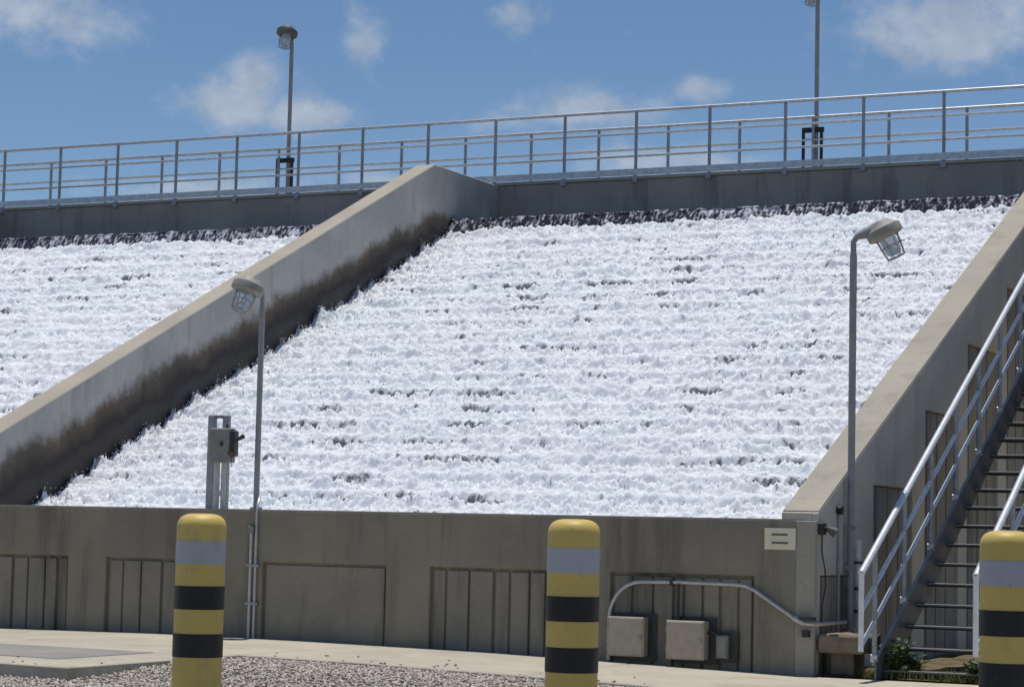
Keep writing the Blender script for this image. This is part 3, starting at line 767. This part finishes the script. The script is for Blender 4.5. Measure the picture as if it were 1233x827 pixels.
# wall light with a cable at the corner
wl_ = thing('flood_light', 'small dark flood light on the wall corner with a hanging cable', 'flood light', (-5.99, 18.9, 1.2))
part('mount', MB().box(-6.012, -5.965, 18.85, 18.95, 1.20, 1.30), 'dark_plastic', wl_, bevel=.005)
part('arm', MB().tube([(-5.97, 18.9, 1.25), (-5.92, 18.90, 1.245)], .018, 8), 'black_metal', wl_, 40)
part('head', MB().lathe((-5.945, 18.90, 1.255), (.75, .45, -.45), [(.022, 0), (.03, .025), (.042, .065), (.046, .078), (.036, .08), (.02, .045)], 14), 'lamp_hood_dark', wl_, 40)
part('cable', MB().tube([(-5.99, 18.9, 1.2), (-5.985, 18.88, 1.05), (-5.97, 18.93, .9), (-5.975, 18.96, .75), (-5.985, 18.90, .6), (-5.985, 18.90, .44)], .007, 6), 'dark_plastic', wl_, 40)

# vertical pipes on the side wall
vp = thing('pipe_bundle', 'white upright pipe banded to the lamp pole on the side wall', 'pipe', (-5.95, 19.85, .36))
part('pipe', MB().tube([(-5.955, 19.83, .36), (-5.955, 19.83, 1.13)], .036, 12), 'pvc_white', vp, 40)
part('cap', MB().tube([(-5.955, 19.83, 1.12), (-5.955, 19.83, 1.16)], .04, 12), 'pvc_white', vp, 40)
for zz in (.52, .72, .95): part('band', MB().box(XR1, -5.912, 19.70, 19.875, zz, zz + .022), 'dark_plastic', vp)
tp = thing('thin_conduit', 'thin dark conduit with a small round box on the side wall', 'conduit', (-5.99, 19.38, .36))
part('pipe', MB().tube([(-5.995, 19.40, .36), (-5.995, 19.40, 1.40)], .012, 8), 'galvanised_dull', tp, 40)
part('round_box', MB().lathe((-6.013, 19.40, 1.42), (1, 0, 0), [(.04, 0), (.04, .045), (.03, .052), (.001, .052)], 14), 'black_metal', tp, 40)

# brown plinth at the corner
pl = thing('concrete_plinth', 'brown concrete plinth block at the wall corner beside the stair', 'plinth', (-5.82, 19.0, 0))
part('top_block', MB().box(-5.99, -5.59, 18.80, 19.35, .20, .36), 'plinth_brown', pl, bevel=.02)
part('foot', MB().box(-5.93, -5.72, 18.97, 19.30, -.05, .20), 'plinth_brown', pl, bevel=.01)

# ------------------------------------------------------------------ metal stair
SS = .526
XS0, XS1 = -5.45, -4.50
st = thing('metal_stair', 'open tread metal stair climbing beside the side wall to the walkway', 'stair', (-4.97, 18.8, 0))
def sline(y): return .20 + SS * (y - 18.70)                # top of the stringer
ye = 18.70 + (ZD - .20) / SS
for X in (XS0 + .02, XS1 - .02):
    part('stringer', MB().prism([(18.62, 0.0), (18.62, sline(18.62)), (ye, sline(ye)), (ye, sline(ye) - .22), (19.04, 0.0)], 'x', X - .008, X + .008), 'stringer_steel', st)
    sg_ = 1 if X < -5 else -1
    part('stringer_flange', MB().prism([(18.62, sline(18.62)), (18.62, sline(18.62) + .008), (ye, sline(ye) + .008), (ye, sline(ye))], 'x', X - .012, X + .012), 'galvanised_dull', st)
RI = .178; RN = RI / SS
tm = MB().box(-.445, .445, .012, .33, -.030, -.004).mesh('tread', 'tread_steel')
nm = MB().box(-.445, .445, -.012, .012, -.016, .002).mesh('nosing', 'nosing_steel', bevel=.003)
i = 0
while True:
    z = .078 + RI * i; y = 18.86 + RN * i
    if z > ZD - .1: break
    t_ = link('tread', tm, st, (-4.975, y, z)); link('nosing', nm, t_, (-4.975, y, z)); i += 1
def stair_rail(X, lab):
    r = thing('stair_railing', lab, 'railing', (X, 18.3, .2))
    ya, yb = 18.27, ye + .3
    def top(y): return .89 + SS * (y - 18.27)
    part('top_rail', MB().tube([(X, ya, top(ya)), (X, yb, top(yb))], .029, 12), 'stair_rail_metal', r, 40)
    for k, dz in enumerate((.315, .60)):
        part('mid_rail', MB().tube([(X, ya, top(ya) - dz), (X, yb, top(yb) - dz)], .019, 10), 'stair_rail_metal', r, 40)
    part('end_post', MB().tube([(X, ya, top(ya) + .005), (X, ya, top(ya) - .64)], .024, 10), 'stair_rail_metal', r, 40)
    y = 18.66
    while y < ye:
        p_ = part('post', MB().tube([(X, y, top(y)), (X, y, sline(y) - .06)], .023, 10), 'galvanised_dull', r, 40)
        part('bracket', MB().box(X - .03, X + .03, y - .03, y + .03, sline(y) - .03, sline(y) + .035), 'galvanised', p_, bevel=.006)
        y += .885
    return r
stair_rail(XS0 - .0, 'bright galvanised stair railing on the side wall side of the metal stair')
stair_rail(XS1 + .0, 'bright galvanised stair railing on the open side of the metal stair')

# ------------------------------------------------------------------ weeds and grass by the stair
def weed(loc, h, n, seed, lab, mat='weed_leaf'):
    rd = random.Random(seed); x, y, z = loc
    t = thing('weed', lab, 'weed', loc, 'weeds at the foot of the stair')
    stm = MB(); lv = MB()
    for i in range(n):
        a = rd.uniform(0, 6.283); lean = rd.uniform(.1, .6); hh = h * rd.uniform(.55, 1.05)
        tip = Vector((x + math.cos(a) * lean * hh, y + math.sin(a) * lean * hh, z + hh))
        mid = Vector((x, y, z)).lerp(tip, .5) + Vector((0, 0, .05 * hh))
        stm.tube([(x + rd.uniform(-.03, .03), y + rd.uniform(-.03, .03), z - .02), mid, tip], [.005, .004, .002], 4)
        for k in range(13):
            f = rd.uniform(.25, 1.0); p = Vector((x, y, z)).lerp(mid, f * 2) if f < .5 else mid.lerp(tip, f * 2 - 1)
            q = rd.uniform(0, 6.283); L = rd.uniform(.04, .085); W = L * .28
            d = Vector((math.cos(q), math.sin(q), rd.uniform(-.2, .7))).normalized(); s = d.cross(Vector((0, 0, 1))).normalized()
            nn = s.cross(d)
            lv.add([p, p + d * L * .5 + s * W - nn * .006, p + d * L, p + d * L * .5 - s * W - nn * .006], [(0, 1, 2, 3)])
    part('stem', stm, mat, t); part('foliage', lv, mat, t)
    return t
weed((-5.34, 18.92, 0), .35, 20, 1, 'tall leafy green weed growing against the stair stringer foot')
weed((-5.20, 18.98, 0), .22, 16, 2, 'shorter green weed growing before the second stair tread')
weed((-4.66, 18.90, 0), .20, 10, 3, 'small green weed growing by the far stringer foot')
gb = MB(); rd = random.Random(9)
for i in range(1500):
    x = rd.uniform(-5.62, -4.33); y = rd.uniform(18.765, 19.05); a = rd.uniform(0, 6.283); h = rd.uniform(.025, .11) * (1.0 if rd.random() < .8 else 1.5)
    dx_, dy_ = math.cos(a) * h * .5, math.sin(a) * h * .5; w = .004
    gb.add([(x - w * math.sin(a), y + w * math.cos(a), 0), (x + w * math.sin(a), y - w * math.cos(a), 0), (x + dx_, y + dy_, h)], [(0, 1, 2)])
tag(single('grass_strip', gb, 'dry_grass', (-4.9, 18.85, 0)), 'thin yellow green grass along the foot of the metal stair', 'grass', kind='stuff')
